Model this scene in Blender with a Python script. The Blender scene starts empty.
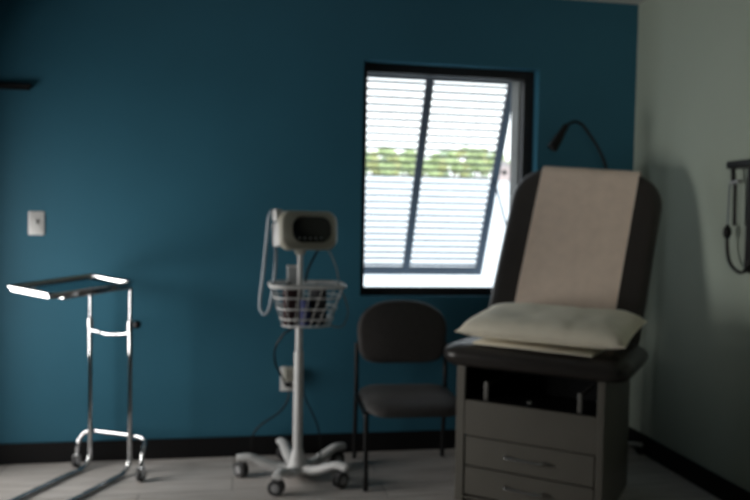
import bpy, bmesh, math, random
from math import sin, cos, pi, radians
from mathutils import Vector, Matrix, noise
random.seed(7)
S = bpy.context.scene
C = S.collection

# ------------------------------------------------------------------ materials
def mat(name, col, rough=.5, metal=0., var=.06, scale=6., bump=0., bscale=60., coat=0., spec=.5, sheen=0.):
    m = bpy.data.materials.new(name); m.use_nodes = True
    nt = m.node_tree; N = nt.nodes; L = nt.links
    b = N['Principled BSDF']
    b.inputs['Roughness'].default_value = rough
    b.inputs['Metallic'].default_value = metal
    b.inputs['Coat Weight'].default_value = coat
    b.inputs['Specular IOR Level'].default_value = spec
    b.inputs['Sheen Weight'].default_value = sheen
    tc = N.new('ShaderNodeTexCoord')
    n = N.new('ShaderNodeTexNoise'); n.inputs['Scale'].default_value = scale; n.inputs['Detail'].default_value = 4
    r = N.new('ShaderNodeValToRGB')
    lo = [max(0, c*(1-var)) for c in col]; hi = [min(1, c*(1+var)) for c in col]
    r.color_ramp.elements[0].position = .3; r.color_ramp.elements[1].position = .7
    r.color_ramp.elements[0].color = (*lo, 1); r.color_ramp.elements[1].color = (*hi, 1)
    L.new(tc.outputs['Object'], n.inputs['Vector']); L.new(n.outputs['Fac'], r.inputs['Fac'])
    L.new(r.outputs['Color'], b.inputs['Base Color'])
    if bump:
        n2 = N.new('ShaderNodeTexNoise'); n2.inputs['Scale'].default_value = bscale; n2.inputs['Detail'].default_value = 3
        bp = N.new('ShaderNodeBump'); bp.inputs['Strength'].default_value = bump; bp.inputs['Distance'].default_value = .004
        L.new(tc.outputs['Object'], n2.inputs['Vector']); L.new(n2.outputs['Fac'], bp.inputs['Height'])
        L.new(bp.outputs['Normal'], b.inputs['Normal'])
    return m

M = {}
M['teal'] = mat('teal_wall_paint', (.033, .146, .220), .55, var=.04, scale=2, bump=.15, bscale=180, spec=.3)
M['pale'] = mat('pale_wall_paint', (.40, .455, .39), .6, var=.03, scale=2, bump=.12, bscale=180, spec=.3)
M['ceil'] = mat('ceiling_paint', (.60, .60, .58), .8, var=.03, scale=3)
M['hall'] = mat('hall_paint', (.75, .74, .70), .8, var=.03, scale=3)
M['base'] = mat('black_baseboard', (.006, .006, .007), .55, var=.1, spec=.25)
M['black'] = mat('black_plastic', (.007, .007, .008), .45, var=.1, spec=.3)
M['frame'] = mat('dark_window_frame', (.010, .010, .013), .5, var=.1)
M['shutter'] = mat('shutter_paint', (.13, .155, .20), .45, var=.06)
M['trim_ext'] = mat('exterior_trim', (.25, .245, .235), .7, var=.06, scale=12)
M['chrome'] = mat('chrome', (.60, .61, .63), .07, metal=1., var=.02)
M['chrome_dull'] = mat('brushed_steel', (.60, .61, .63), .22, metal=1., var=.03, scale=30)
M['white_metal'] = mat('white_powder_coat', (.66, .66, .66), .4, var=.03)
M['white_plastic'] = mat('white_plastic', (.70, .70, .70), .4, var=.02)
M['ivory'] = mat('ivory_plastic', (.40, .39, .33), .5, var=.03)
M['screen'] = mat('dark_display', (.006, .007, .010), .12, var=.1)
M['hose'] = mat('pale_hose', (.30, .36, .42), .45, var=.05)
M['greyhose'] = mat('grey_hose', (.20, .24, .26), .5, var=.05)
M['rubber'] = mat('grey_rubber', (.035, .035, .037), .6, var=.15)
M['stirrup'] = mat('grey_painted_steel', (.16, .155, .145), .5, var=.05)
M['hub'] = mat('wheel_hub_plastic', (.30, .30, .31), .4, var=.05)
M['vinyl'] = mat('dark_grey_vinyl', (.030, .026, .024), .33, var=.10, scale=14, bump=.12, bscale=220)
M['vinyl_fab'] = mat('charcoal_chair_fabric', (.040, .036, .036), .62, var=.2, scale=90, bump=.25, bscale=260, sheen=.1)
M['cab'] = mat('taupe_laminate', (.150, .141, .122), .45, var=.04, scale=9)
M['paper'] = mat('exam_paper', (.76, .625, .53), .8, var=.05, scale=16, bump=.3, bscale=45)
M['linen'] = mat('pillow_cover', (.90, .84, .70), .8, var=.05, scale=10, bump=.4, bscale=30)
M['cuff_red'] = mat('maroon_nylon', (.036, .010, .013), .7, var=.15, scale=60)
M['cuff_blue'] = mat('navy_nylon', (.022, .032, .135), .7, var=.15, scale=60)
M['cuff_black'] = mat('black_nylon', (.012, .013, .018), .7, var=.15, scale=60)
M['frost'] = mat('frosted_plastic', (.35, .37, .38), .4, var=.05)
M['leaf'] = mat('leaf_green', (.46, .54, .27), .8, var=.45, scale=1.6)
M['leaf2'] = mat('leaf_yellow_green', (.60, .60, .30), .8, var=.4, scale=1.6)
M['leaf3'] = mat('leaf_pale_green', (.52, .60, .42), .8, var=.4, scale=1.6)
M['bark'] = mat('bark', (.10, .075, .05), .9, var=.3)
M['gravel'] = mat('pale_gravel', (.86, .86, .86), .95, var=.05, scale=.6)
M['siding'] = mat('pale_siding', (.62, .50, .47), .8, var=.05)
M['rooft'] = mat('pale_roof', (.40, .36, .35), .8, var=.1)

# plank floor: grey vinyl boards
m = bpy.data.materials.new('grey_plank_floor'); m.use_nodes = True
nt = m.node_tree; N = nt.nodes; L = nt.links; b = N['Principled BSDF']
tc = N.new('ShaderNodeTexCoord'); mp = N.new('ShaderNodeMapping'); L.new(tc.outputs['Object'], mp.inputs['Vector'])
br = N.new('ShaderNodeTexBrick'); br.offset = .37
br.inputs['Scale'].default_value = 1; br.inputs['Brick Width'].default_value = 1.2; br.inputs['Row Height'].default_value = .18
br.inputs['Mortar Size'].default_value = .0018; br.inputs['Mortar'].default_value = (.10, .095, .09, 1)
br.inputs['Color1'].default_value = (.56, .525, .505, 1); br.inputs['Color2'].default_value = (.67, .635, .615, 1)
L.new(mp.outputs['Vector'], br.inputs['Vector'])
mp2 = N.new('ShaderNodeMapping'); mp2.inputs['Scale'].default_value = (1.2, 14, 1); L.new(tc.outputs['Object'], mp2.inputs['Vector'])
ng = N.new('ShaderNodeTexNoise'); ng.inputs['Scale'].default_value = 3; ng.inputs['Detail'].default_value = 6; L.new(mp2.outputs['Vector'], ng.inputs['Vector'])
rg = N.new('ShaderNodeValToRGB'); rg.color_ramp.elements[0].color = (.72, .70, .68, 1); rg.color_ramp.elements[1].color = (1.1, 1.1, 1.1, 1)
rg.color_ramp.elements[0].position = .3; rg.color_ramp.elements[1].position = .7
L.new(ng.outputs['Fac'], rg.inputs['Fac'])
mx = N.new('ShaderNodeMix'); mx.data_type = 'RGBA'; mx.blend_type = 'MULTIPLY'; mx.inputs[0].default_value = 1
L.new(br.outputs['Color'], mx.inputs[6]); L.new(rg.outputs['Color'], mx.inputs[7]); L.new(mx.outputs[2], b.inputs['Base Color'])
b.inputs['Roughness'].default_value = .42; b.inputs['Specular IOR Level'].default_value = .35
M['floor'] = m

# window glass: clear, with a faint fixed reflection
m = bpy.data.materials.new('window_glass'); m.use_nodes = True
nt = m.node_tree; N = nt.nodes; L = nt.links
N.remove(N['Principled BSDF'])
tr = N.new('ShaderNodeBsdfTransparent'); tr.inputs['Color'].default_value = (.95, .97, .97, 1)
gl = N.new('ShaderNodeBsdfGlossy'); gl.inputs['Roughness'].default_value = .02
mxs = N.new('ShaderNodeMixShader'); mxs.inputs['Fac'].default_value = .04
L.new(tr.outputs[0], mxs.inputs[1]); L.new(gl.outputs[0], mxs.inputs[2]); L.new(mxs.outputs[0], N['Material Output'].inputs['Surface'])
M['glass'] = m

# ------------------------------------------------------------------ mesh builder
def rrect(w, d, r, n=6, cx=0, cy=0):
    r = min(r, w/2-1e-4, d/2-1e-4); pts = []
    for sx, sy, a0 in ((1, 1, 0), (-1, 1, 90), (-1, -1, 180), (1, -1, 270)):
        for i in range(n+1):
            a = radians(a0+90*i/n)
            pts.append((cx+sx*(w/2-r)+r*cos(a), cy+sy*(d/2-r)+r*sin(a)))
    return pts

def smooth_path(pts, sub=6, closed=False):
    P = [Vector(p) for p in pts]; n = len(P); out = []
    for i in range(n if closed else n-1):
        if closed: p0, p1, p2, p3 = P[(i-1) % n], P[i], P[(i+1) % n], P[(i+2) % n]
        else: p0, p1, p2, p3 = P[max(i-1, 0)], P[i], P[i+1], P[min(i+2, n-1)]
        for k in range(sub):
            t = k/sub
            out.append(.5*((2*p1)+(p2-p0)*t+(2*p0-5*p1+4*p2-p3)*t*t+(3*p1-p0-3*p2+p3)*t**3))
    if not closed: out.append(P[-1].copy())
    return out

class MB:
    def __init__(s): s.bm = bmesh.new()
    def loft(s, rings, cap0=True, cap1=True, loop=False):
        vs = [[s.bm.verts.new(p) for p in r] for r in rings]; n = len(vs[0])
        for a, b_ in zip(vs, vs[1:]+([vs[0]] if loop else [])):
            for i in range(n): s.bm.faces.new((a[i], a[(i+1) % n], b_[(i+1) % n], b_[i]))
        if not loop:
            if cap0: s.bm.faces.new(vs[0][::-1])
            if cap1: s.bm.faces.new(vs[-1])
        return s
    def slab(s, w, d, r, prof, cx=0, cy=0, n=6, mtx=None):
        """stack of rounded rectangles; prof = [(z, inset)...]"""
        rings = []
        for z, ins in prof:
            ring = [Vector((x, y, z)) for x, y in rrect(w-2*ins, d-2*ins, max(r-ins, .002), n, cx, cy)]
            rings.append([mtx @ v for v in ring] if mtx else ring)
        return s.loft(rings)
    def box(s, x0, x1, y0, y1, z0, z1, bev=.003, seg=1, mtx=None):
        t = bmesh.new(); bmesh.ops.create_cube(t, size=1)
        for v in t.verts: v.co = Vector(((x0+x1)/2+v.co.x*(x1-x0), (y0+y1)/2+v.co.y*(y1-y0), (z0+z1)/2+v.co.z*(z1-z0)))
        if bev: bmesh.ops.bevel(t, geom=t.edges[:], offset=min(bev, .45*min(abs(x1-x0), abs(y1-y0), abs(z1-z0))), segments=seg, affect='EDGES', profile=.5)
        s.merge(t, mtx); return s
    def merge(s, t, mtx=None):
        mp_ = {}
        for v in t.verts: mp_[v] = s.bm.verts.new(mtx @ v.co if mtx else v.co)
        for f in t.faces: s.bm.faces.new([mp_[v] for v in f.verts])
        t.free()
    def tube(s, pts, r, seg=10, closed=False, sub=0, ry=None):
        P = smooth_path(pts, sub, closed) if sub else [Vector(p) for p in pts]
        n = len(P); rr = r if callable(r) else (lambda t: r)
        T = []
        for i in range(n):
            a = P[(i-1) % n] if closed or i else P[0]; c = P[(i+1) % n] if closed or i < n-1 else P[-1]
            T.append((c-a).normalized())
        up = Vector((0, 0, 1)) if abs(T[0].z) < .9 else Vector((1, 0, 0))
        nrm = (up-T[0]*up.dot(T[0])).normalized(); rings = []
        for i in range(n):
            nrm = (nrm-T[i]*nrm.dot(T[i])).normalized(); bn = T[i].cross(nrm)
            rad = rr(i/(n-1)); ra, rb = rad if isinstance(rad, tuple) else (rad, rad)
            rings.append([P[i]+nrm*ra*cos(2*pi*k/seg)+bn*rb*sin(2*pi*k/seg) for k in range(seg)])
        return s.loft(rings, loop=closed)
    def lathe(s, prof, seg=24, mtx=None):
        """prof = [(r, z)...] about local z"""
        rings = []
        for r, z in prof:
            ring = [Vector((max(r, 1e-4)*cos(2*pi*k/seg), max(r, 1e-4)*sin(2*pi*k/seg), z)) for k in range(seg)]
            rings.append([mtx @ v for v in ring] if mtx else ring)
        return s.loft(rings)
    def build(s, name, m, parent=None, loc=(0, 0, 0), rot=(0, 0, 0), angle=35, flat=False, label=None):
        bmesh.ops.recalc_face_normals(s.bm, faces=s.bm.faces[:])
        me = bpy.data.meshes.new(name); s.bm.to_mesh(me); s.bm.free()
        if not flat:
            me.shade_smooth()
            me.set_sharp_from_angle(angle=radians(angle))
        me.materials.append(m)
        o = bpy.data.objects.new(name, me); C.objects.link(o); o.parent = parent
        o.location = loc; o.rotation_euler = rot
        if label: o['label'] = label
        return o

def tag(o, label, cat, group=None):
    o['label'] = label; o['category'] = cat
    if group: o['group'] = group
    return o
def thing(name, label, cat, loc=(0, 0, 0), rz=0, group=None):
    o = bpy.data.objects.new(name, None); C.objects.link(o); o.empty_display_size = .1
    o.location = loc; o.rotation_euler = (0, 0, rz)
    return tag(o, label, cat, group)
def struct(o): o['kind'] = 'structure'; return o
def T(*v): return Matrix.Translation(Vector(v))
def R(a, ax): return Matrix.Rotation(a, 4, ax)

# ------------------------------------------------------------------ room shell
XL, YF, ZC = -3.85, -5.0, 2.70
OX0, OX1, OZ0, OZ1 = -1.690, -.628, .912, 2.275       # window opening
WT = .24
mb = MB(); mb.box(XL-.12, .12, YF-.12, WT, -.12, 0, bev=0); struct(mb.build('floor', M['floor'], flat=True))
mb = MB(); mb.box(XL-.12, .12, YF-.12, WT, ZC, ZC+.1, bev=0); struct(mb.build('ceiling', M['ceil'], flat=True))
mb = MB()
mb.box(XL-.12, OX0, 0, WT, 0, ZC, bev=0); mb.box(OX1, .12, 0, WT, 0, ZC, bev=0)
mb.box(OX0, OX1, 0, WT, 0, OZ0, bev=0); mb.box(OX0, OX1, 0, WT, OZ1, ZC, bev=0)
struct(mb.build('wall_back', M['teal'], flat=True))
mb = MB(); mb.box(0, .12, YF, 0, 0, ZC, bev=0); struct(mb.build('wall_right', M['pale'], flat=True))
DY0, DY1, DZ = -1.15, -.232, 2.04                      # doorway in the left wall
mb = MB()
mb.box(XL-.12, XL, YF, DY0, 0, ZC, bev=0); mb.box(XL-.12, XL, DY1, 0, 0, ZC, bev=0); mb.box(XL-.12, XL, DY0, DY1, DZ, ZC, bev=0)
struct(mb.build('wall_left', M['teal'], flat=True))
mb = MB(); mb.box(XL-.12, .12, YF-.12, YF, 0, ZC, bev=0); struct(mb.build('wall_front', M['pale'], flat=True))
# hall seen through the doorway
HX = -4.62
mb = MB()
mb.box(HX-.1, HX, -3.2, .2, 0, 2.5, bev=0); mb.box(HX, XL-.12, -3.3, -3.2, 0, 2.5, bev=0); mb.box(HX, XL-.12, .2, .3, 0, 2.5, bev=0)
struct(mb.build('wall_hall', M['hall'], flat=True))
mb = MB(); mb.box(HX, XL-.12, -3.2, .2, 2.5, 2.6, bev=0); struct(mb.build('ceiling_hall', M['hall'], flat=True))
mb = MB(); mb.box(HX, XL-.12, -3.2, .2, -.1, 0, bev=0); struct(mb.build('floor_hall', M['floor'], flat=True))
mb = MB(); w_ = .07
mb.box(XL-.13, XL+.015, DY0-w_, DY0, 0, DZ+w_); mb.box(XL-.13, XL+.015, DY1, DY1+w_, 0, DZ+w_); mb.box(XL-.13, XL+.015, DY0, DY1, DZ, DZ+w_)
struct(mb.build('trim_1', M['base']))
BH = .113
def skirt(name, x0, x1, y0, y1):
    mb = MB(); mb.box(x0, x1, y0, y1, 0, BH, bev=.004); struct(mb.build(name, M['base']))
skirt('baseboard_back', XL, 0, -.016, 0)
skirt('baseboard_right', -.016, 0, YF, -.016)
mb = MB(); mb.box(XL, XL+.016, YF, DY0-w_, 0, BH); mb.box(XL, XL+.016, DY1+w_, -.016, 0, BH); struct(mb.build('baseboard_left', M['base']))

# window
win = bpy.data.objects.new('window_1', None); C.objects.link(win); win.location = ((OX0+OX1)/2, .10, OZ0); struct(win)
wx, wy, wz = win.location
def ring_frame(mb, x0, x1, z0, z1, y0, y1, tl, tr_, tb, tt):
    mb.box(x0, x0+tl, y0, y1, z0, z1, bev=.002); mb.box(x1-tr_, x1, y0, y1, z0, z1, bev=.002)
    mb.box(x0+tl, x1-tr_, y0, y1, z0, z0+tb, bev=.002); mb.box(x0+tl, x1-tr_, y0, y1, z1-tt, z1, bev=.002)
W2 = (OX1-OX0)/2; HH = OZ1-OZ0
mb = MB(); ring_frame(mb, -W2, W2, 0, HH, -.03, .03, .034, .066, .046, .052); mb.build('window_frame', M['frame'], win)
mb = MB(); mb.box(-W2+.03, W2-.05, -.003, .003, .04, HH-.05, bev=0); mb.build('glass_pane', M['glass'], win, flat=True)
mb = MB(); ring_frame(mb, -W2, W2, 0, HH, .031, .16, .02, .075, .03, .03); mb.build('exterior_casing', M['trim_ext'], win)

# propped louvred shutter outside the window
sh = thing('louvered_shutter', 'dark louvered shutter propped open outside the window', 'shutter', (-1.225, .285, 2.262))
tilt = math.atan2(.61, 1.245); SL = 1.428; SW = .56
Rm = (tilt, 0, 0)     # local -z runs down the panel; bottom swings out
sw = .050
for nm, x0, x1 in (('stile', -SW, -SW+sw), ('stile', -sw/2, sw/2), ('stile', SW-sw, SW)):
    mb = MB(); mb.box(x0, x1, -.016, .016, -SL, 0, bev=.003); mb.build(nm, M['shutter'], sh, rot=Rm)
for z0, z1 in ((-.03, 0), (-SL, -SL+.055)):
    for x0, x1 in ((-SW+sw, -sw/2), (sw/2, SW-sw)):
        mb = MB(); mb.box(x0, x1, -.0155, .0155, z0, z1, bev=.002); mb.build('rail', M['shutter'], sh, rot=Rm)
nl = 28
for x0, x1 in ((-SW+sw, -sw/2), (sw/2, SW-sw)):
    mb = MB()
    for k in range(nl):
        z = -.03-(SL-.085)*(k+.5)/nl
        a = -tilt+radians(4)                      # blades lie near level in the room's frame
        mb.box(x0-.004, x1+.004, -.021, .021, -.0064, .0064, bev=.003, mtx=T(0, 0, z) @ R(a, 'X'))
    mb.build('louver_panel', M['shutter'], sh, rot=Rm)
def shp(x, s):   # point on the shutter in its root frame
    return Vector((x, s*sin(tilt), -s*cos(tilt)))
for sx in (-1, 1):
    mb = MB(); a_ = shp(sx*(SW-.02), .70); e_ = Vector((sx*(SW-.05), -.018, -.92))
    mb.tube([a_, e_], .007, seg=8); mb.build('prop_arm', M['shutter'], sh)

# ------------------------------------------------------------------ outside
def gz(y): return -.35+(7.0+.35)*max(0, min(1, (y-.3)/88))
mb = MB()
rows = []
for y in (.3, 6, 20, 45, 70, 88.3, 130):
    rows.append([mb.bm.verts.new((x, y, gz(y))) for x in (-60, -20, 0, 20, 40, 60, 110)])
for a, b_ in zip(rows, rows[1:]):
    for i in range(6): mb.bm.faces.new((a[i], a[i+1], b_[i+1], b_[i]))
struct(mb.build('ground_outside', M['gravel']))
def tree(x, y, w, h, mt, label, group=None):
    t = thing('tree', label, 'tree', (x, y, gz(y)), 0, group)
    mb = MB(); mb.tube([(0, 0, -.1), (.05, 0, h*.3), (0, .05, h*.6)], lambda s: .16*(1-.5*s), seg=8, sub=3); mb.build('trunk', M['bark'], t)
    mb = MB()
    for k in range(9):
        r = w*random.uniform(.26, .40)
        c = Vector((random.uniform(-.34, .34)*w, random.uniform(-.3, .3)*w, h*random.uniform(.17, .80)))
        tb = bmesh.new(); bmesh.ops.create_icosphere(tb, subdivisions=3, radius=r)
        for v in tb.verts:
            d = v.co.normalized(); v.co *= 1+.34*noise.noise((d+c)*2.6)+.2*noise.noise((d-c)*7)
            v.co.z *= .82
        mb.merge(tb, T(*c))
    mb.build('crown', mt, t, flat=True)
    return t
for i in range(27):
    row = i % 3; tx = 6.0+1.0*i+1.2*row; h = 3.9+random.uniform(-.5, .6)
    if 25 < tx < 32: h += 1.3
    y = (88.6, 93.4, 98.2)[row]
    tree(tx, y, 2.0, h+.25*row, (M['leaf'], M['leaf2'], M['leaf3'])[row],
         ('bushy green tree in the front row beyond the pale ground', 'yellow-green tree in the middle row beyond the pale ground', 'pale green tree in the back row beyond the pale ground')[row],
         ('green trees in the front row', 'yellow-green trees in the middle row', 'pale green trees in the back row')[row])
hs = thing('house', 'small pale house in front of the distant trees', 'house', (29.0, 84.0, gz(84)), radians(-8))
mb = MB(); mb.box(-.9, .9, -.8, .8, 0, 1.7, bev=.02); mb.build('house_wall', M['siding'], hs)
mb = MB(); mb.loft([[(-1.05, y, 1.7), (1.05, y, 1.7), (0, y, 2.5)] for y in (-.95, .95)]); mb.build('roof', M['rooft'], hs)
mb = MB(); mb.box(-.35, .35, -.83, -.78, .7, 1.3, bev=.01); mb.build('house_window', M['screen'], hs)

# ------------------------------------------------------------------ wall fittings
sw_ = thing('light_switch', 'white light switch plate on the teal wall at left', 'switch', (-3.456, 0, 1.306))
mb = MB(); mb.slab(.082, .128, .006, [(0, 0), (.005, 0), (.007, .003)], mtx=R(pi/2, 'X')); mb.build('face_plate', M['white_plastic'], sw_)
mb = MB(); mb.box(-.006, .006, -.020, -.006, -.006, .018, bev=.002, mtx=R(radians(-12), 'X')); mb.build('toggle', M['white_plastic'], sw_)
ol = thing('wall_outlet', 'white electrical outlet low on the teal wall behind the rolling stand', 'outlet', (-2.098, 0, .438))
mb = MB(); mb.slab(.092, .142, .006, [(0, 0), (.005, 0), (.007, .003)], mtx=R(pi/2, 'X')); mb.build('face_plate', M['white_plastic'], ol)
for z in (.031, -.031):
    mb = MB(); mb.slab(.036, .03, .012, [(0, 0), (.009, 0), (.0095, .002)], mtx=T(0, 0, z) @ R(pi/2, 'X')); so = mb.build('socket', M['white_plastic'], ol)
    mb = MB()
    for x in (-.007, .007): mb.box(x-.0012, x+.0012, -.0102, -.0090, z-.004, z+.006, bev=0)
    mb.lathe([(.0025, 0), (.0025, .0008)], 10, T(0, -.0094, z-.009) @ R(pi/2, 'X'))
    mb.build('slot', M['black'], so)
ad = thing('power_adapter', 'grey power adapter plugged into the upper socket of the wall outlet', 'adapter', (-2.083, -.0098, .468))
mb = MB(); mb.slab(.076, .078, .008, [(0, 0), (.028, 0), (.034, .006)], mtx=R(pi/2, 'X')); mb.build('adapter_body', M['ivory'], ad)
mb = MB()
for k in range(5): mb.box(-.025+k*.0125-.001, -.025+k*.0125+.001, -.0352, -.0335, -.02, .025, bev=0)
mb.build('vent_rib', M['rubber'], ad)

shf = thing('wall_shelf', 'thin dark shelf high on the teal wall at upper left', 'shelf', (-3.66, 0, 2.018))
mb = MB(); mb.box(-.19, .186, -.040, 0, .006, .024, bev=.003); mb.build('shelf_board', M['black'], shf)
mb = MB(); mb.box(-.17, .17, -.02, 0, -.006, .006, bev=.002); mb.build('wall_rail', M['black'], shf)

# wall-mounted instrument on the right wall
wi = thing('wall_instrument', 'black wall-mounted medical instrument with hanging bulb and tubing on the right wall', 'medical instrument', (0, -1.22, 1.14))
# local frame: +y toward the window, -x into the room
mb = MB(); mb.slab(.30, .50, .02, [(0, 0), (.035, 0), (.045, .01)], mtx=T(0, -.042, .25) @ R(-pi/2, 'Y') @ R(pi/2, 'Z')); mb.build('backplate', M['black'], wi)
mb = MB(); mb.box(-.07, 0, -.20, .225, .492, .528, bev=.008, seg=2); mb.build('top_bar', M['black'], wi)
mb = MB(); mb.tube([(-.055, .19, .505), (-.055, .187, .47), (-.055, .183, .43)], .011, sub=3); mb.build('hook', M['black'], wi)
mb = MB(); mb.tube([(-.055, .205, .425), (-.055, .14, .43)], .010, sub=2); mb.build('connector', M['frost'], wi)
mb = MB(); mb.tube([(-.055, .17, .42), (-.055, .168, .33), (-.055, .165, .22)], .009, sub=3); mb.build('handle', M['black'], wi)
mb = MB(); mb.tube([(-.055, .203, .425), (-.055, .212, .39), (-.055, .214, .30), (-.055, .216, .22)], .0045, sub=5); mb.build('grey_tube', M['greyhose'], wi)
mb = MB(); mb.lathe([(.004, 0), (.012, .004), (.019, .02), (.021, .035), (.017, .052), (.009, .062), (.006, .07)], 16, T(-.055, .216, .155)); mb.build('bulb', M['black'], wi)
mb = MB(); mb.tube([(-.055, .216, .16), (-.055, .208, .09), (-.055, .186, .04), (-.055, .14, .008), (-.055, .095, .002), (-.055, .06, .03), (-.05, .04, .07)], .0085, sub=6); mb.build('black_tube', M['black'], wi)

# ------------------------------------------------------------------ instrument stand with tray
pL = Vector((-3.160, -.110)); dv = Vector((.875, -.484)).normalized(); pR = pL+dv*.262
pm = (pL+pR)/2
ms = thing('instrument_stand', 'chrome two-post instrument stand with empty rectangular tray at left', 'instrument stand', (pm.x, pm.y, 0), math.atan2(dv.y, dv.x))
hw = .127
for sx in (-1, 1):
    mb = MB(); x = sx*hw
    mb.tube([(x, 0, .78), (x, 0, .11), (x, -.006, .06), (x, -.026, .030), (x, -.07, .0135), (x, -.2, .0125), (x+.02, -.62, .0125)], .0122, seg=14, sub=5)
    mb.build('post', M['chrome'], ms)
    mb = MB(); mb.tube([(x, 0, .76), (x, 0, .985)], .0085, seg=12); mb.build('inner_post', M['chrome'], ms)
    mb = MB(); mb.lathe([(.0125, .755), (.0165, .758), (.0165, .80), (.0125, .815), (.009, .818)], 16, T(x, 0, 0)); mb.build('collar', M['chrome_dull'], ms)
    mb = MB(); mb.lathe([(.016, 0), (.016, .012)], 12, T(x+.02, -.622, .0125) @ R(pi/2, 'X')); mb.build('end_cap', M['rubber'], ms)
mb = MB(); mb.tube([(hw+.01, 0, .79), (hw+.035, 0, .79)], .006); mb.lathe([(.01, 0), (.02, .004), (.022, .014), (.018, .024), (.006, .027)], 14, T(hw+.03, 0, .79) @ R(pi/2, 'Y')); mb.build('clamp_knob', M['black'], ms)
mb = MB(); mb.tube([(-hw, 0, .745), (-hw+.05, -.002, .738), (0, -.012, .731), (hw-.05, -.002, .735), (hw, 0, .745)], .0105, seg=12, sub=5); mb.build('upper_crossbar', M['chrome'], ms)
mb = MB()
xl, xr = -hw-.055, hw+.125
mb.tube([(xl-.012, -.020, .075), (xl-.010, -.016, .13), (xl+.006, .004, .175), (xl+.045, .018, .195), (-.05, .018, .198), (xr-.085, .018, .197), (xr-.035, .004, .178), (xr-.008, -.050, .13), (xr, -.070, .075)], .0118, seg=12, sub=5)
mb.build('lower_crossbar', M['chrome'], ms)
for x, yc in ((xl-.012, -.038), (xr, -.088)):
    mb = MB(); mb.tube([(x, yc+.018, .08), (x, yc+.018, .06)], .007)
    mb.box(x-.015, x-.011, yc-.002, yc+.03, .022, .068, bev=.001); mb.box(x+.011, x+.015, yc-.002, yc+.03, .022, .068, bev=.001); mb.box(x-.015, x+.015, yc+.004, yc+.03, .064, .070, bev=.001)
    ca = mb.build('caster', M['chrome_dull'], ms)
    mb = MB(); mb.lathe([(.012, -.0095), (.029, -.0095), (.032, -.006), (.032, .006), (.029, .0095), (.012, .0095)], 20, T(x, yc+.014, .032) @ R(pi/2, 'Y')); mb.build('wheel', M['rubber'], ca)
# tray and the ring that carries it, leaning a little toward the room
TW, TL = .322, .520
trr = (radians(3.0), radians(4.2), radians(-8))
mb = MB()
prof_out = [(0, .020), (.002, .016), (.020, .012), (.026, .006), (.0262, 0), (.023, -.002), (.0205, .0)]
rings = []
def trring(ins, z): return [Vector((x, y, z)) for x, y in rrect(TW-2*ins, TL-2*ins, max(.03-ins, .004), 6, 0, -TL/2+.02)]
for ins, z in ((.02, .003), (.0165, .005), (.014, .026), (.010, .0315), (.002, .0315), (-.0015, .028), (-.001, .021), (.004, .018), (.009, .016), (.012, .002), (.018, 0)):
    rings.append(trring(ins, z))
mb.loft(rings)
tz = 1.000
tray = mb.build('tray', M['chrome'], ms, loc=(0, 0, tz), rot=trr, angle=50)
mb = MB(); mb.tube([(-hw, .0, -.018), (-hw, -.03, -.0085), (-hw, -.36, -.0085), (-hw+.03, -.40, -.0085), (hw-.03, -.40, -.0085), (hw, -.36, -.0085), (hw, -.03, -.0085), (hw, 0, -.018)], .0080, seg=10, sub=4)
mb.build('tray_support', M['chrome'], ms, loc=(0, 0, tz), rot=trr)

# ------------------------------------------------------------------ vital-signs monitor on a rolling stand
vs_ = thing('vital_signs_monitor', 'white vital signs monitor with wire basket on a five-wheeled rolling stand', 'medical monitor', (-2.066, -.380, 0))
mb = MB(); mb.lathe([(.052, .018), (.060, .024), (.062, .055), (.046, .080), (.036, .115), (.026, .15)], 24); mb.build('base_hub', M['white_metal'], vs_)
for k in range(5):
    a = radians(32+72*k); u = Vector((cos(a), sin(a), 0)); RR = .295
    mb = MB()
    P = [u*.03+Vector((0, 0, .046)), u*.10+Vector((0, 0, .050)), u*.17+Vector((0, 0, .074)), u*.24+Vector((0, 0, .104)), u*RR+Vector((0, 0, .104)), u*(RR+.018)+Vector((0, 0, .100))]
    mb.tube(P, lambda t: ((.025, .033) if t < .5 else (.020, .030-.004*(t-.5))) if t < .97 else (.010, .018), seg=14, sub=4)
    mb.build('leg', M['white_metal'], vs_)
    p = u*(RR-.012); q = radians([200, 20, 130, 160, 215][k]); f = Vector((cos(q), sin(q), 0)); g = Vector((-sin(q), cos(q), 0))
    mtx = Matrix(((f.x, g.x, 0, p.x), (f.y, g.y, 0, p.y), (0, 0, 1, 0), (0, 0, 0, 1)))
    mb = MB(); mb.lathe([(.010, .070), (.010, .09)], 12, mtx); mb.slab(.05, .034, .012, [(.052, .006), (.060, 0), (.070, .002), (.074, .008)], cx=.012, mtx=mtx)
    ca = mb.build('caster', M['hub'], vs_)
    mb = MB()
    for s in (-1, 1):
        mb.lathe([(.012, -.008), (.035, -.009), (.041, -.005), (.041, .005), (.035, .009), (.012, .008)], 24, mtx @ T(.014, s*.013, .041) @ R(pi/2, 'X'))
    wl = mb.build('wheel', M['rubber'], ca)
    for s in (-1, 1):
        mb = MB(); mb.lathe([(.021, -.0), (.021, .003), (.012, .005)], 16, mtx @ T(.014, s*.0215, .041) @ R(-s*pi/2, 'X')); mb.build('hub_cap', M['hub'], ca)
mb = MB(); mb.lathe([(.025, .13), (.025, .655), (.0235, .662), (.019, .666), (.0185, .98), (.015, .984), (.0145, 1.20)], 20); mb.build('pole', M['white_metal'], vs_)
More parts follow.
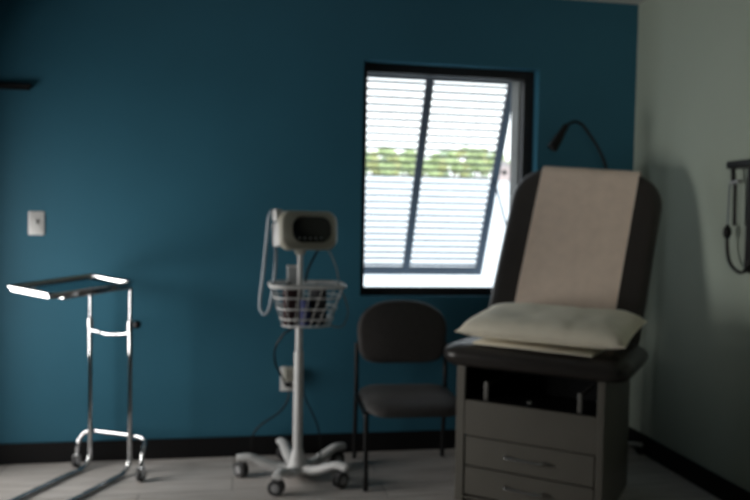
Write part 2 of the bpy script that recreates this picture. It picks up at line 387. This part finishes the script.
# wire basket
mb = MB(); zb, zt = .806, 1.014
def bring(t): 
    w, d = .250+.125*t, .19+.12*t
    return rrect(w, d, .085, 6, .034, -.02)
mb.tube([(x, y, zt) for x, y in bring(1)], 0.0115, seg=8, closed=True)
for t in (.72, .44, .18, 0): mb.tube([(x, y, zb+(zt-zb)*t) for x, y in bring(t)], 0.0042, seg=6, closed=True)
b0, b1 = bring(0), bring(1)
def along(poly, f):
    n = len(poly); L_ = [math.dist(poly[i], poly[(i+1) % n]) for i in range(n)]; s = f*sum(L_)
    for i in range(n):
        if s <= L_[i]: a, c = poly[i], poly[(i+1) % n]; t = s/max(L_[i], 1e-9); return (a[0]+(c[0]-a[0])*t, a[1]+(c[1]-a[1])*t)
        s -= L_[i]
    return poly[0]
for k in range(20):
    p0, p1 = along(b0, k/20), along(b1, k/20); mb.tube([(*p0, zb), (*p1, zt)], .0017, seg=6)
for k in range(9):
    x = -.10+.034+k*.025; mb.tube([(x, -.095, zb), (x, .055, zb)], .0026, seg=6)
mb.build('basket', M['white_metal'], vs_)
# display head
hd_rot = (radians(-4), 0, radians(19))
hl = (.020, -.03, 1.293)
mb = MB()
def face_ring(w, h, y, bulge=.012, n=10):
    pts = []
    for x, z in rrect(w, h, .045, 6):
        k = 1-(2*x/w)**2
        zz = z+(1 if z > 0 else -1)*bulge*max(k, 0)*min(1, abs(z)/(h*.3)); xx = x+(1 if x > 0 else -1)*bulge*.5*max(0, 1-(2*z/h)**2)
        pts.append(Vector((xx, y, zz)))
    return pts
mb.loft([face_ring(.278, .160, -.068), face_ring(.300, .180, -.060), face_ring(.308, .188, -.045), face_ring(.308, .188, -.02), face_ring(.27, .165, .03), face_ring(.22, .13, .065), face_ring(.16, .09, .08)])
hs_ = mb.build('monitor_housing', M['ivory'], vs_, loc=hl, rot=hd_rot, angle=60)
mb = MB(); mb.loft([face_ring(.206, .122, -.0665, .008), face_ring(.204, .120, -.0715, .008), face_ring(.198, .114, -.0725, .008)]); mb.build('display', M['screen'], hs_, loc=(.010, 0, .004))
for k in range(5):
    mb = MB(); mb.lathe([(.0052, 0), (.0052, .002), (.003, .003)], 10, T(-.062+k*.030, -.0725, -.040) @ R(pi/2, 'X')); mb.build('button', M['frost'], hs_)
mb = MB(); mb.slab(.045, .055, .012, [(0, .005), (.01, 0), (.05, 0), (.06, .006)], mtx=T(-.148, .0, .048)); mb.build('connector', M['white_plastic'], hs_)
mb = MB(); mb.slab(.030, .10, .012, [(0, .004), (.01, 0), (.11, 0), (.12, .006)], mtx=T(-.146, .01, -.078)); mb.build('side_module', M['white_plastic'], hs_)
mb = MB(); mb.loft([[Vector((x, y, 1.17)) for x, y in rrect(.045, .045, .015)], [Vector((x, y, 1.195)) for x, y in rrect(.06, .06, .015, 6, -.004, -.008)], [Vector((x, y, 1.225)) for x, y in rrect(.13, .09, .02, 6, -.012, -.018)]]); mb.build('mount_bracket', M['ivory'], vs_)
mb = MB(); mb.tube([(-.135, -.02, 1.375), (-.150, -.05, 1.395), (-.166, -.06, 1.36), (-.176, -.05, 1.25), (-.190, -.03, 1.08), (-.204, -.02, .95), (-.202, -.02, .885), (-.178, -.03, .862), (-.155, -.03, .90), (-.140, -.03, 1.0), (-.130, -.03, 1.12), (-.128, -.02, 1.23)], .0085, sub=6); mb.build('probe_hose', M['hose'], vs_)
mb = MB(); mb.tube([(.125, -.02, 1.22), (.165, -.01, 1.16), (.196, 0, 1.08), (.207, 0, 1.0), (.235, -.01, .945), (.252, -.02, .87), (.225, -.03, .80), (.17, -.05, .80), (.125, -.08, .84)], .0045, sub=6); mb.build('sensor_cable', M['greyhose'], vs_)
mb = MB(); mb.tube([(.11, -.01, 1.225), (.075, .015, 1.16), (.045, .03, 1.09), (.03, .035, 1.02)], .006, sub=6); mb.build('cuff_hose', M['black'], vs_)
mb = MB(); mb.tube([(-.010, .04, .80), (-.03, .06, .775), (-.075, .07, .745), (-.118, .10, .665), (-.115, .18, .57), (-.080, .25, .49), (-.05, .310, .42)], .0055, sub=6)
pc = mb.build('power_cord', M['black'], vs_)
mb = MB(); mb.slab(.026, .026, .006, [(0, 0), (.025, 0), (.033, .006)], mtx=T(-.032, .3705, .407) @ R(pi/2, 'X')); mb.tube([(-.032, .340, .407), (-.042, .323, .412), (-.05, .310, .42)], .008, sub=3); mb.build('plug', M['black'], pc)
mb = MB(); mb.tube([(-.028, .31, .385), (-.04, .29, .33), (-.085, .28, .27), (-.165, .285, .215), (-.215, .295, .165), (-.238, .30, .10), (-.225, .29, .03), (-.16, .26, .007), (-.05, .22, .007)], .005, sub=6); mb.build('lower_cord', M['black'], vs_)
mb = MB(); mb.tube([(.022, .02, .50), (.035, .04, .42), (.075, .06, .33), (.112, .06, .24), (.128, .05, .14), (.118, .04, .07)], .0042, sub=6); mb.build('side_cord', M['black'], vs_)

# things lying in the basket
def cuff(label, loc, m, r, h, rot):
    o = thing('blood_pressure_cuff', label, 'cuff', loc, 0)
    mb = MB(); n = 70; A, B = [], []
    for i in range(n):
        a = 2*pi*2.6*i/(n-1); rr = r*(.42+.58*i/(n-1)); A.append(Vector((rr*cos(a), .8*rr*sin(a), 0)))
    th = r*.09
    rings = []
    for i in range(n):
        d = Vector((A[i].x, A[i].y, 0)).normalized()*th
        rings.append([A[i]-d, A[i]+d, A[i]+d+Vector((0, 0, h)), A[i]-d+Vector((0, 0, h))])
    mb.loft(rings); bo = mb.build('rolled_cuff', m, o, rot=rot)
    mb = MB(); mb.tube([(r*.2, 0, h*.5), (r*.1, r*.1, h*1.02), (-r*.4, r*.2, h*1.12), (-r*.9, .2*r, h*.9)], .004, sub=5); mb.build('tubing', M['black'], bo)
    return o
bx_, by_ = -2.032, -.400
cuff('maroon rolled cuff in the left half of the wire basket', (bx_-.081, by_-.033, zb+.005), M['cuff_red'], .042, .190, (0, 0, .4))
cuff('black rolled cuff in the right half of the wire basket', (bx_+.056, by_-.018, zb+.005), M['cuff_black'], .055, .186, (0, 0, 1.9))
cuff('navy blue rolled cuff in front of the pole in the wire basket', (bx_-.014, by_-.065, zb+.005), M['cuff_blue'], .024, .130, (0, 0, 2.6))
pb = thing('probe_cover_box', 'small frosted box standing upright beside the pole in the wire basket', 'box', (-2.100, -.320, zb+.004))
mb = MB(); mb.box(-.030, .030, -.018, .018, 0, .290, bev=.003); mb.build('box_body', M['frost'], pb)
mb = MB(); mb.box(-.031, .031, -.019, .019, .290, .300, bev=.003); mb.build('box_lid', M['white_plastic'], pb)

# ------------------------------------------------------------------ visitor chair
ch = thing('visitor_chair', 'charcoal upholstered visitor chair with black tube legs below the window', 'chair', (-1.478, -.375, 0), radians(-2))
cw, cf, cb = .255, -.255, .245
for sx in (-1, 1):
    x = sx*cw
    mb = MB(); mb.tube([(x, cf-.01, 0), (x, cf, .20), (x, cf+.01, .36), (x, cf+.018, .374)], .0125, seg=12, sub=4); mb.build('leg', M['black'], ch)
    mb = MB(); mb.tube([(x, cb+.0, 0), (x, cb-.015, .22), (x, cb-.035, .44), (x, cb-.030, .56), (x, cb-.012, .665)], .0125, seg=12, sub=4); mb.build('leg', M['black'], ch)
    mb = MB(); mb.tube([(x, cf+.012, .367), (x, cb-.034, .384)], .0115, seg=10); mb.build('side_rail', M['black'], ch)
    mb = MB(); mb.tube([(x, cb-.014, .645), (x*.95, cb-.02, .645), (x*.80, cb-.024, .645)], .010, seg=10, sub=3); mb.build('back_bracket', M['black'], ch)
for y in (cf+.07, cb-.10):
    mb = MB(); mb.tube([(-cw, y, .373), (cw, y, .373)], .010, seg=10); mb.build('seat_support', M['black'], ch)
mb = MB()
def seat_ring(ins, z, drop=1):
    pts = []
    for x, y in rrect(.505-2*ins, .475-2*ins, .10-ins*.5, 8, 0, -.035):
        f = max(0, (-y-.08)/.19); pts.append(Vector((x, y-.02*(1-(2*x/.505)**2)*(1 if y < -.15 else 0), z-.032*drop*f*f)))
    return pts
mb.loft([seat_ring(.05, 0.383, .5), seat_ring(.012, 0.387, .6), seat_ring(0, 0.404), seat_ring(.006, 0.425), seat_ring(.03, 0.439), seat_ring(.08, 0.445), seat_ring(.16, 0.443)])
mb.build('seat', M['vinyl_fab'], ch, angle=60)
mb = MB()
def back_ring(s, y):
    pts = []; n = 40
    w, h = .255*s, .178*s if True else 0
    for k in range(n):
        a = 2*pi*k/n; c, d = cos(a), sin(a)
        if d >= 0: ex = 2.35
        else: ex = 5.0
        x = math.copysign(abs(c)**(2/ex), c)*w; z = math.copysign(abs(d)**(2/ex), d)*h
        if d < 0: x *= 1-.05*abs(z)/h
        pts.append(Vector((x, y-.10*0+.35*(x*x)*-1, z)))
    return pts
mb.loft([back_ring(.90, -.032), back_ring(.97, -.026), back_ring(1, -.014), back_ring(1, .006), back_ring(.97, .016), back_ring(.9, .02)])
mb.build('backrest', M['vinyl_fab'], ch, loc=(0, cb-.012, .728), rot=(radians(-6), 0, 0), angle=60)

# ------------------------------------------------------------------ examination table
et = thing('examination_table', 'dark grey padded examination table with raised back and taupe drawer cabinet', 'examination table', (-1.333, -.804, 0), radians(-38))
CW, CD, CZ = .70, .66, .666
mb = MB()
mb.box(0, .045, 0, CD, 0, CZ, bev=.004); mb.box(CW-.034, CW, 0, CD, 0, CZ, bev=.004)
mb.box(.045, CW-.034, CD-.03, CD, .02, CZ, bev=0); mb.box(.045, CW-.034, .004, CD-.03, .478, .500, bev=.002)
mb.box(.045, CW-.034, .002, .022, .330, .500, bev=.002); mb.box(.045, CW-.034, .004, CD-.03, .02, .03, bev=0); mb.box(.045, CW-.034, .035, .05, 0, .03, bev=0)
mb.build('cabinet', M['cab'], et)
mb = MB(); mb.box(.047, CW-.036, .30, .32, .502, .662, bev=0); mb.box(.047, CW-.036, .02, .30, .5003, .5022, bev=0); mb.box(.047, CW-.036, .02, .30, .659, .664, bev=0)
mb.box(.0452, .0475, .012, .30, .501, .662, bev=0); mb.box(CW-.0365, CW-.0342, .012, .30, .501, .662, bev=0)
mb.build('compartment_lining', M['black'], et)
for z0, z1 in ((.040, .176), (.182, .324)):
    mb = MB(); mb.box(.049, CW-.038, .004, .022, z0, z1, bev=.004); mb.box(.06, CW-.06, .022, .52, z0+.01, z1-.02, bev=0)
    dr = mb.build('drawer', M['cab'], et)
    zc = (z0+z1)/2+.006
    mb = MB(); mb.tube([(.255, .004, zc), (.256, -.022, zc), (.275, -.030, zc), (.345, -.032, zc), (.415, -.030, zc), (.434, -.022, zc), (.435, .004, zc)], .0055, sub=4); mb.build('handle', M['chrome_dull'], dr)
for u in (.142, .585):
    mb = MB(); mb.box(u-.011, u+.011, .020, .036, .502, .594, bev=.006, seg=2); mb.tube([(u, .03, .575), (u, .28, .575)], .008, seg=8); mb.build('stirrup', M['stirrup'], et)
mb = MB(); mb.lathe([(.006, 0), (.006, .02), (.012, .024), (.012, .034), (.008, .038)], 14, T(.355, .045, .522) @ R(pi/2, 'X')); mb.tube([(.355, .05, .522), (.355, .05, .5)], .006); mb.build('release_knob', M['chrome_dull'], et)
mb = MB()
mb.slab(.885, .600, .10, [(CZ+.001, .075), (CZ+.006, .045), (CZ+.020, .020), (CZ+.045, .003), (CZ+.060, 0), (CZ+.078, .006), (CZ+.098, .028), (CZ+.110, .06), (CZ+.113, .10)], cx=.378, cy=.200, n=8)
mb.build('seat_cushion', M['vinyl'], et, angle=60)
lean = radians(20); BL_, BW = .945, .810
# back section: local x across, z up the back, y through the thickness; front face at y=0
Mb = T(.350, .505, .775) @ R(radians(4.4), 'Y') @ R(-lean, 'X')
loc, rq, _s = Mb.decompose(); rb = rq.to_euler()
mb = MB(); rings = []
def bk(ins, y):
    pts = []; w = BW/2-ins; z0 = ins; z1 = BL_-ins; rt = .19-ins*.6; rbm = .05; n = 8
    for k in range(n+1):
        a = pi/2*k/n; pts.append(Vector((w-rt+rt*cos(a), y, z1-rt+rt*sin(a))))
    for k in range(n+1):
        a = pi/2+pi/2*k/n; pts.append(Vector((-w+rt+rt*cos(a), y, z1-rt+rt*sin(a))))
    for k in range(n+1):
        a = pi+pi/2*k/n; pts.append(Vector((-w+rbm+rbm*cos(a), y, z0+rbm+rbm*sin(a))))
    for k in range(n+1):
        a = 1.5*pi+pi/2*k/n; pts.append(Vector((w-rbm+rbm*cos(a), y, z0+rbm+rbm*sin(a))))
    return pts
mb.loft([bk(.06, 0), bk(.03, .003), bk(.010, .014), bk(0, .032), bk(0, .055), bk(.008, .072), bk(.03, .084)])
mb.build('back_cushion', M['vinyl'], et, loc=loc, rot=rb, angle=60)
mb = MB(); mb.box(-.30, .30, .085, .105, .05, .80, bev=.004); mb.build('back_panel', M['cab'], et, loc=loc, rot=rb)
for u in (.20, .57):
    mb = MB(); mb.tube([(u, .60, .60), (u, .62, .76), (u+.02, .72, 1.02)], .014, seg=8); mb.build('back_support', M['chrome_dull'], et)

# paper running down the back and over the seat (table frame -> world through the same root transform)
ME = T(-1.333, -.804, 0) @ R(radians(-38), 'Z')
pp = tag(bpy.data.objects.new('exam_paper', None), 'beige paper sheet draped over the raised back of the examination table', 'paper'); C.objects.link(pp)
pp.matrix_world = ME @ Mb
def strip(mb, path, x0, x1, th=.0016, nx=14, crinkle=.0016):
    top = [[None]*(nx+1) for _ in path]; bot = [[None]*(nx+1) for _ in path]
    for i, (y, z, ny, nz) in enumerate(path):
        for j in range(nx+1):
            x = x0+(x1-x0)*j/nx; d = crinkle*(noise.noise(Vector((x*9, y*9, z*9)))+1)
            base = Vector((x, y, z)); nn = Vector((0, ny, nz))
            bot[i][j] = mb.bm.verts.new(base+nn*d); top[i][j] = mb.bm.verts.new(base+nn*(d+th))
    for g, fl in ((top, 0), (bot, 1)):
        for i in range(len(path)-1):
            for j in range(nx):
                q = (g[i][j], g[i+1][j], g[i+1][j+1], g[i][j+1]); mb.bm.faces.new(q[::-1] if fl else q)
    for i in range(len(path)-1):
        mb.bm.faces.new((top[i][0], bot[i][0], bot[i+1][0], top[i+1][0])); mb.bm.faces.new((top[i][nx], top[i+1][nx], bot[i+1][nx], bot[i][nx]))
    for j in range(nx):
        mb.bm.faces.new((top[0][j], top[0][j+1], bot[0][j+1], bot[0][j])); mb.bm.faces.new((top[-1][j], bot[-1][j], bot[-1][j+1], top[-1][j+1]))
mb = MB(); pth = []
for k in range(24): pth.append((-.002, .05+k*.0374, -1, 0))
for k in range(1, 8):
    a = pi*k/8; pth.append((.0425-.0445*cos(a), .912+.045*sin(a), -cos(a), sin(a)))
for k in range(8): pth.append((.088, .905-k*.03, 1, 0))
strip(mb, pth, -.254, .272); mb.build('back_sheet', M['paper'], pp, angle=80)
sp = thing('seat_paper', 'folded edge of white paper under the pillow on the seat', 'paper', tuple(ME @ Vector((.392, .140, CZ+.113))), radians(-41.5))
mb = MB(); strip(mb, [(-.205+k*.035, .0006, 0, 1) for k in range(14)], -.285, .275, th=.004, crinkle=.0012)
for k, (z, e) in enumerate(((.007, -.212), (.0115, -.208))): mb.box(-.285+.004*k, .275-.006*k, e, -.03, z, z+.0035, bev=.0015)
mb.build('seat_sheet', M['linen'], sp, angle=60)

# pillow
pw = thing('pillow', 'flat white pillow lying on the seat of the examination table', 'pillow', tuple(ME @ Vector((.402, -.070, CZ+.113+.0165))), radians(-38-2))
pw.rotation_euler.x = radians(7)
mb = MB(); nx, ny = 36, 24; PW, PD, PH = .775, .49, .110
def pil(s, t, side):
    x = (s-.5)*2; y = (t-.5)*2
    e = (1-abs(x)**5)*(1-abs(y)**4.5); h = PH*.5*(max(e, 0)**.42)
    pinch = 1-.03*(1-abs(x)**2)*abs(y)**6; pinx = 1-.03*(1-abs(y)**2)*abs(x)**6
    X = x*PW/2*pinx; Y = PD/2+y*PD/2*pinch
    wr = .010*noise.noise(Vector((X*5, Y*7, 3)))+.006*noise.noise(Vector((X*14, Y*22, 7)))
    base = PH*.36+.006*x*0
    if side > 0: z = base+h*1.28+wr*max(e, 0)**.5
    else: z = base-h*.72
    if side < 0: z = max(z, 0)
    return Vector((X, Y, z))
gt = [[mb.bm.verts.new(pil(i/nx, j/ny, 1)) for j in range(ny+1)] for i in range(nx+1)]
gb = [[gt[i][j] if i in (0, nx) or j in (0, ny) else mb.bm.verts.new(pil(i/nx, j/ny, -1)) for j in range(ny+1)] for i in range(nx+1)]
for i in range(nx):
    for j in range(ny):
        mb.bm.faces.new((gt[i][j], gt[i+1][j], gt[i+1][j+1], gt[i][j+1])); mb.bm.faces.new((gb[i][j], gb[i][j+1], gb[i+1][j+1], gb[i+1][j]))
mb.build('pillow_body', M['linen'], pw, angle=80)
edge = [pil(i/nx, 0, 1) for i in range(nx)]+[pil(1, j/ny, 1) for j in range(ny)]+[pil(1-i/nx, 1, 1) for i in range(nx)]+[pil(0, 1-j/ny, 1) for j in range(ny)]
mb = MB(); mb.tube(edge, .0045, seg=6, closed=True); mb.build('seam', M['linen'], pw)

# ------------------------------------------------------------------ gooseneck lamp behind the table
gl_ = thing('gooseneck_lamp', 'black gooseneck examination lamp on a wheeled floor stand behind the table', 'lamp', (-.270, -.222, 0))
mb = MB(); mb.lathe([(.05, .045), (.055, .05), (.05, .08), (.02, .095)], 20); mb.build('base_hub', M['white_metal'], gl_)
for k in range(5):
    a = radians(-5+72*k); RR = .248 if k == 0 else .19
    u = Vector((cos(a), sin(a), 0))
    mb = MB(); mb.tube([u*.03+Vector((0, 0, .066)), u*RR*.6+Vector((0, 0, .066)), u*RR+Vector((0, 0, .056))], lambda t: (.013, .018-.005*t), seg=10, sub=3); mb.build('leg', M['white_metal'], gl_)
    p = u*(RR-.012)
    mb = MB(); mb.tube([(p.x, p.y, .03), (p.x, p.y, .055)], .007); ca = mb.build('caster', M['black'], gl_)
    mb = MB(); mb.lathe([(.008, -.011), (.019, -.011), (.022, -.008), (.022, .008), (.019, .011), (.008, .011)], 18, T(p.x, p.y, .022) @ R(a, 'Z') @ R(pi/2, 'X')); mb.build('wheel', M['rubber'], ca)
mb = MB(); mb.tube([(0, 0, .08), (0, 0, 1.45)], .011, seg=12); mb.build('pole', M['black'], gl_)
mb = MB(); mb.tube([(0, 0, 1.44), (-.002, 0, 1.55), (-.025, 0, 1.69), (-.078, 0, 1.797), (-.152, 0, 1.897), (-.185, 0, 1.93), (-.222, 0, 1.942), (-.256, 0, 1.93), (-.285, 0, 1.905)], .0085, seg=10, sub=6); mb.build('gooseneck', M['black'], gl_)
hv = Vector((-.078, 0, -.127)).normalized()
qm = T(-.272, 0, 1.923) @ Vector((0, 0, 1)).rotation_difference(hv).to_matrix().to_4x4()
mb = MB(); mb.lathe([(.010, 0), (.016, .006), (.019, .03), (.020, .06), (.025, .085), (.029, .14), (.0295, .165), (.026, .166), (.022, .15)], 20, qm); mb.build('lamp_head', M['black'], gl_)
mb = MB(); mb.lathe([(.021, .150), (.021, .154)], 20, qm); mb.build('lens', M['frost'], gl_)

# ------------------------------------------------------------------ light
wd = bpy.data.worlds.new('World'); S.world = wd; wd.use_nodes = True
nt = wd.node_tree; bg = nt.nodes['Background']
tc = nt.nodes.new('ShaderNodeTexCoord'); sx_ = nt.nodes.new('ShaderNodeSeparateXYZ'); rp = nt.nodes.new('ShaderNodeValToRGB')
rp.color_ramp.elements[0].position = 0; rp.color_ramp.elements[0].color = (1, 1, 1, 1)
rp.color_ramp.elements[1].position = .8; rp.color_ramp.elements[1].color = (.80, .90, 1, 1)
nt.links.new(tc.outputs['Generated'], sx_.inputs[0]); nt.links.new(sx_.outputs['Z'], rp.inputs['Fac']); nt.links.new(rp.outputs['Color'], bg.inputs['Color'])
bg.inputs['Strength'].default_value = 2.5

def area(name, loc, rot, sx, sy, power, col, portal=False):
    l = bpy.data.lights.new(name, 'AREA'); l.shape = 'RECTANGLE'; l.size = sx; l.size_y = sy; l.energy = power; l.color = col
    o = bpy.data.objects.new(name, l); C.objects.link(o); o.location = loc; o.rotation_euler = rot
    if portal: l.cycles.is_portal = True
    return o
area('window_portal', ((OX0+OX1)/2, .23, (OZ0+OZ1)/2), (-pi/2, 0, 0), 1.06, 1.36, 1, (1, 1, 1), True)
# unseen upright area light standing in for the bright hall beyond the doorway
hl_ = area('hall_light', (HX+.18, -.72, .93), (0, -pi/2, radians(12)), 1.15, 1.25, 24, (1.0, .97, .92)); hl_.data.spread = radians(125)

# added spot fill behind the camera, brightens the upper right wall
sl = bpy.data.lights.new('right_wall_fill', 'SPOT'); sl.energy = 62; sl.color = (1.0, .94, .80); sl.spot_size = radians(54); sl.spot_blend = 1; sl.shadow_soft_size = .35
so_ = bpy.data.objects.new('right_wall_fill', sl); C.objects.link(so_); so_.location = (-2.1, -4.6, 1.75)
so_.rotation_euler = (Vector((0, -1.75, 2.1))-so_.location).to_track_quat('-Z', 'Y').to_euler()

# ------------------------------------------------------------------ camera
cam = bpy.data.cameras.new('Camera'); co = bpy.data.objects.new('Camera', cam); C.objects.link(co); S.camera = co
yaw, pit, roll = .17258446717639692, -.03894840259580449, .018310311277132486
f = Vector((sin(yaw)*cos(pit), cos(yaw)*cos(pit), sin(pit))); r0 = Vector((cos(yaw), -sin(yaw), 0)); u0 = r0.cross(f)
r = r0*cos(roll)+u0*sin(roll); u = -r0*sin(roll)+u0*cos(roll)
co.matrix_world = Matrix(((r.x, u.x, -f.x, -2.3442), (r.y, u.y, -f.y, -4.23585), (r.z, u.z, -f.z, 1.35), (0, 0, 0, 1)))
cam.sensor_width = 36; cam.sensor_fit = 'HORIZONTAL'; cam.lens = 740/750*36
cam.clip_start = .05; cam.clip_end = 500
cam.dof.use_dof = True; cam.dof.focus_distance = 1.0; cam.dof.aperture_fstop = 4.4; cam.dof.aperture_blades = 7
S.view_settings.view_transform = 'Standard'; S.view_settings.look = 'None'; S.view_settings.exposure = 0
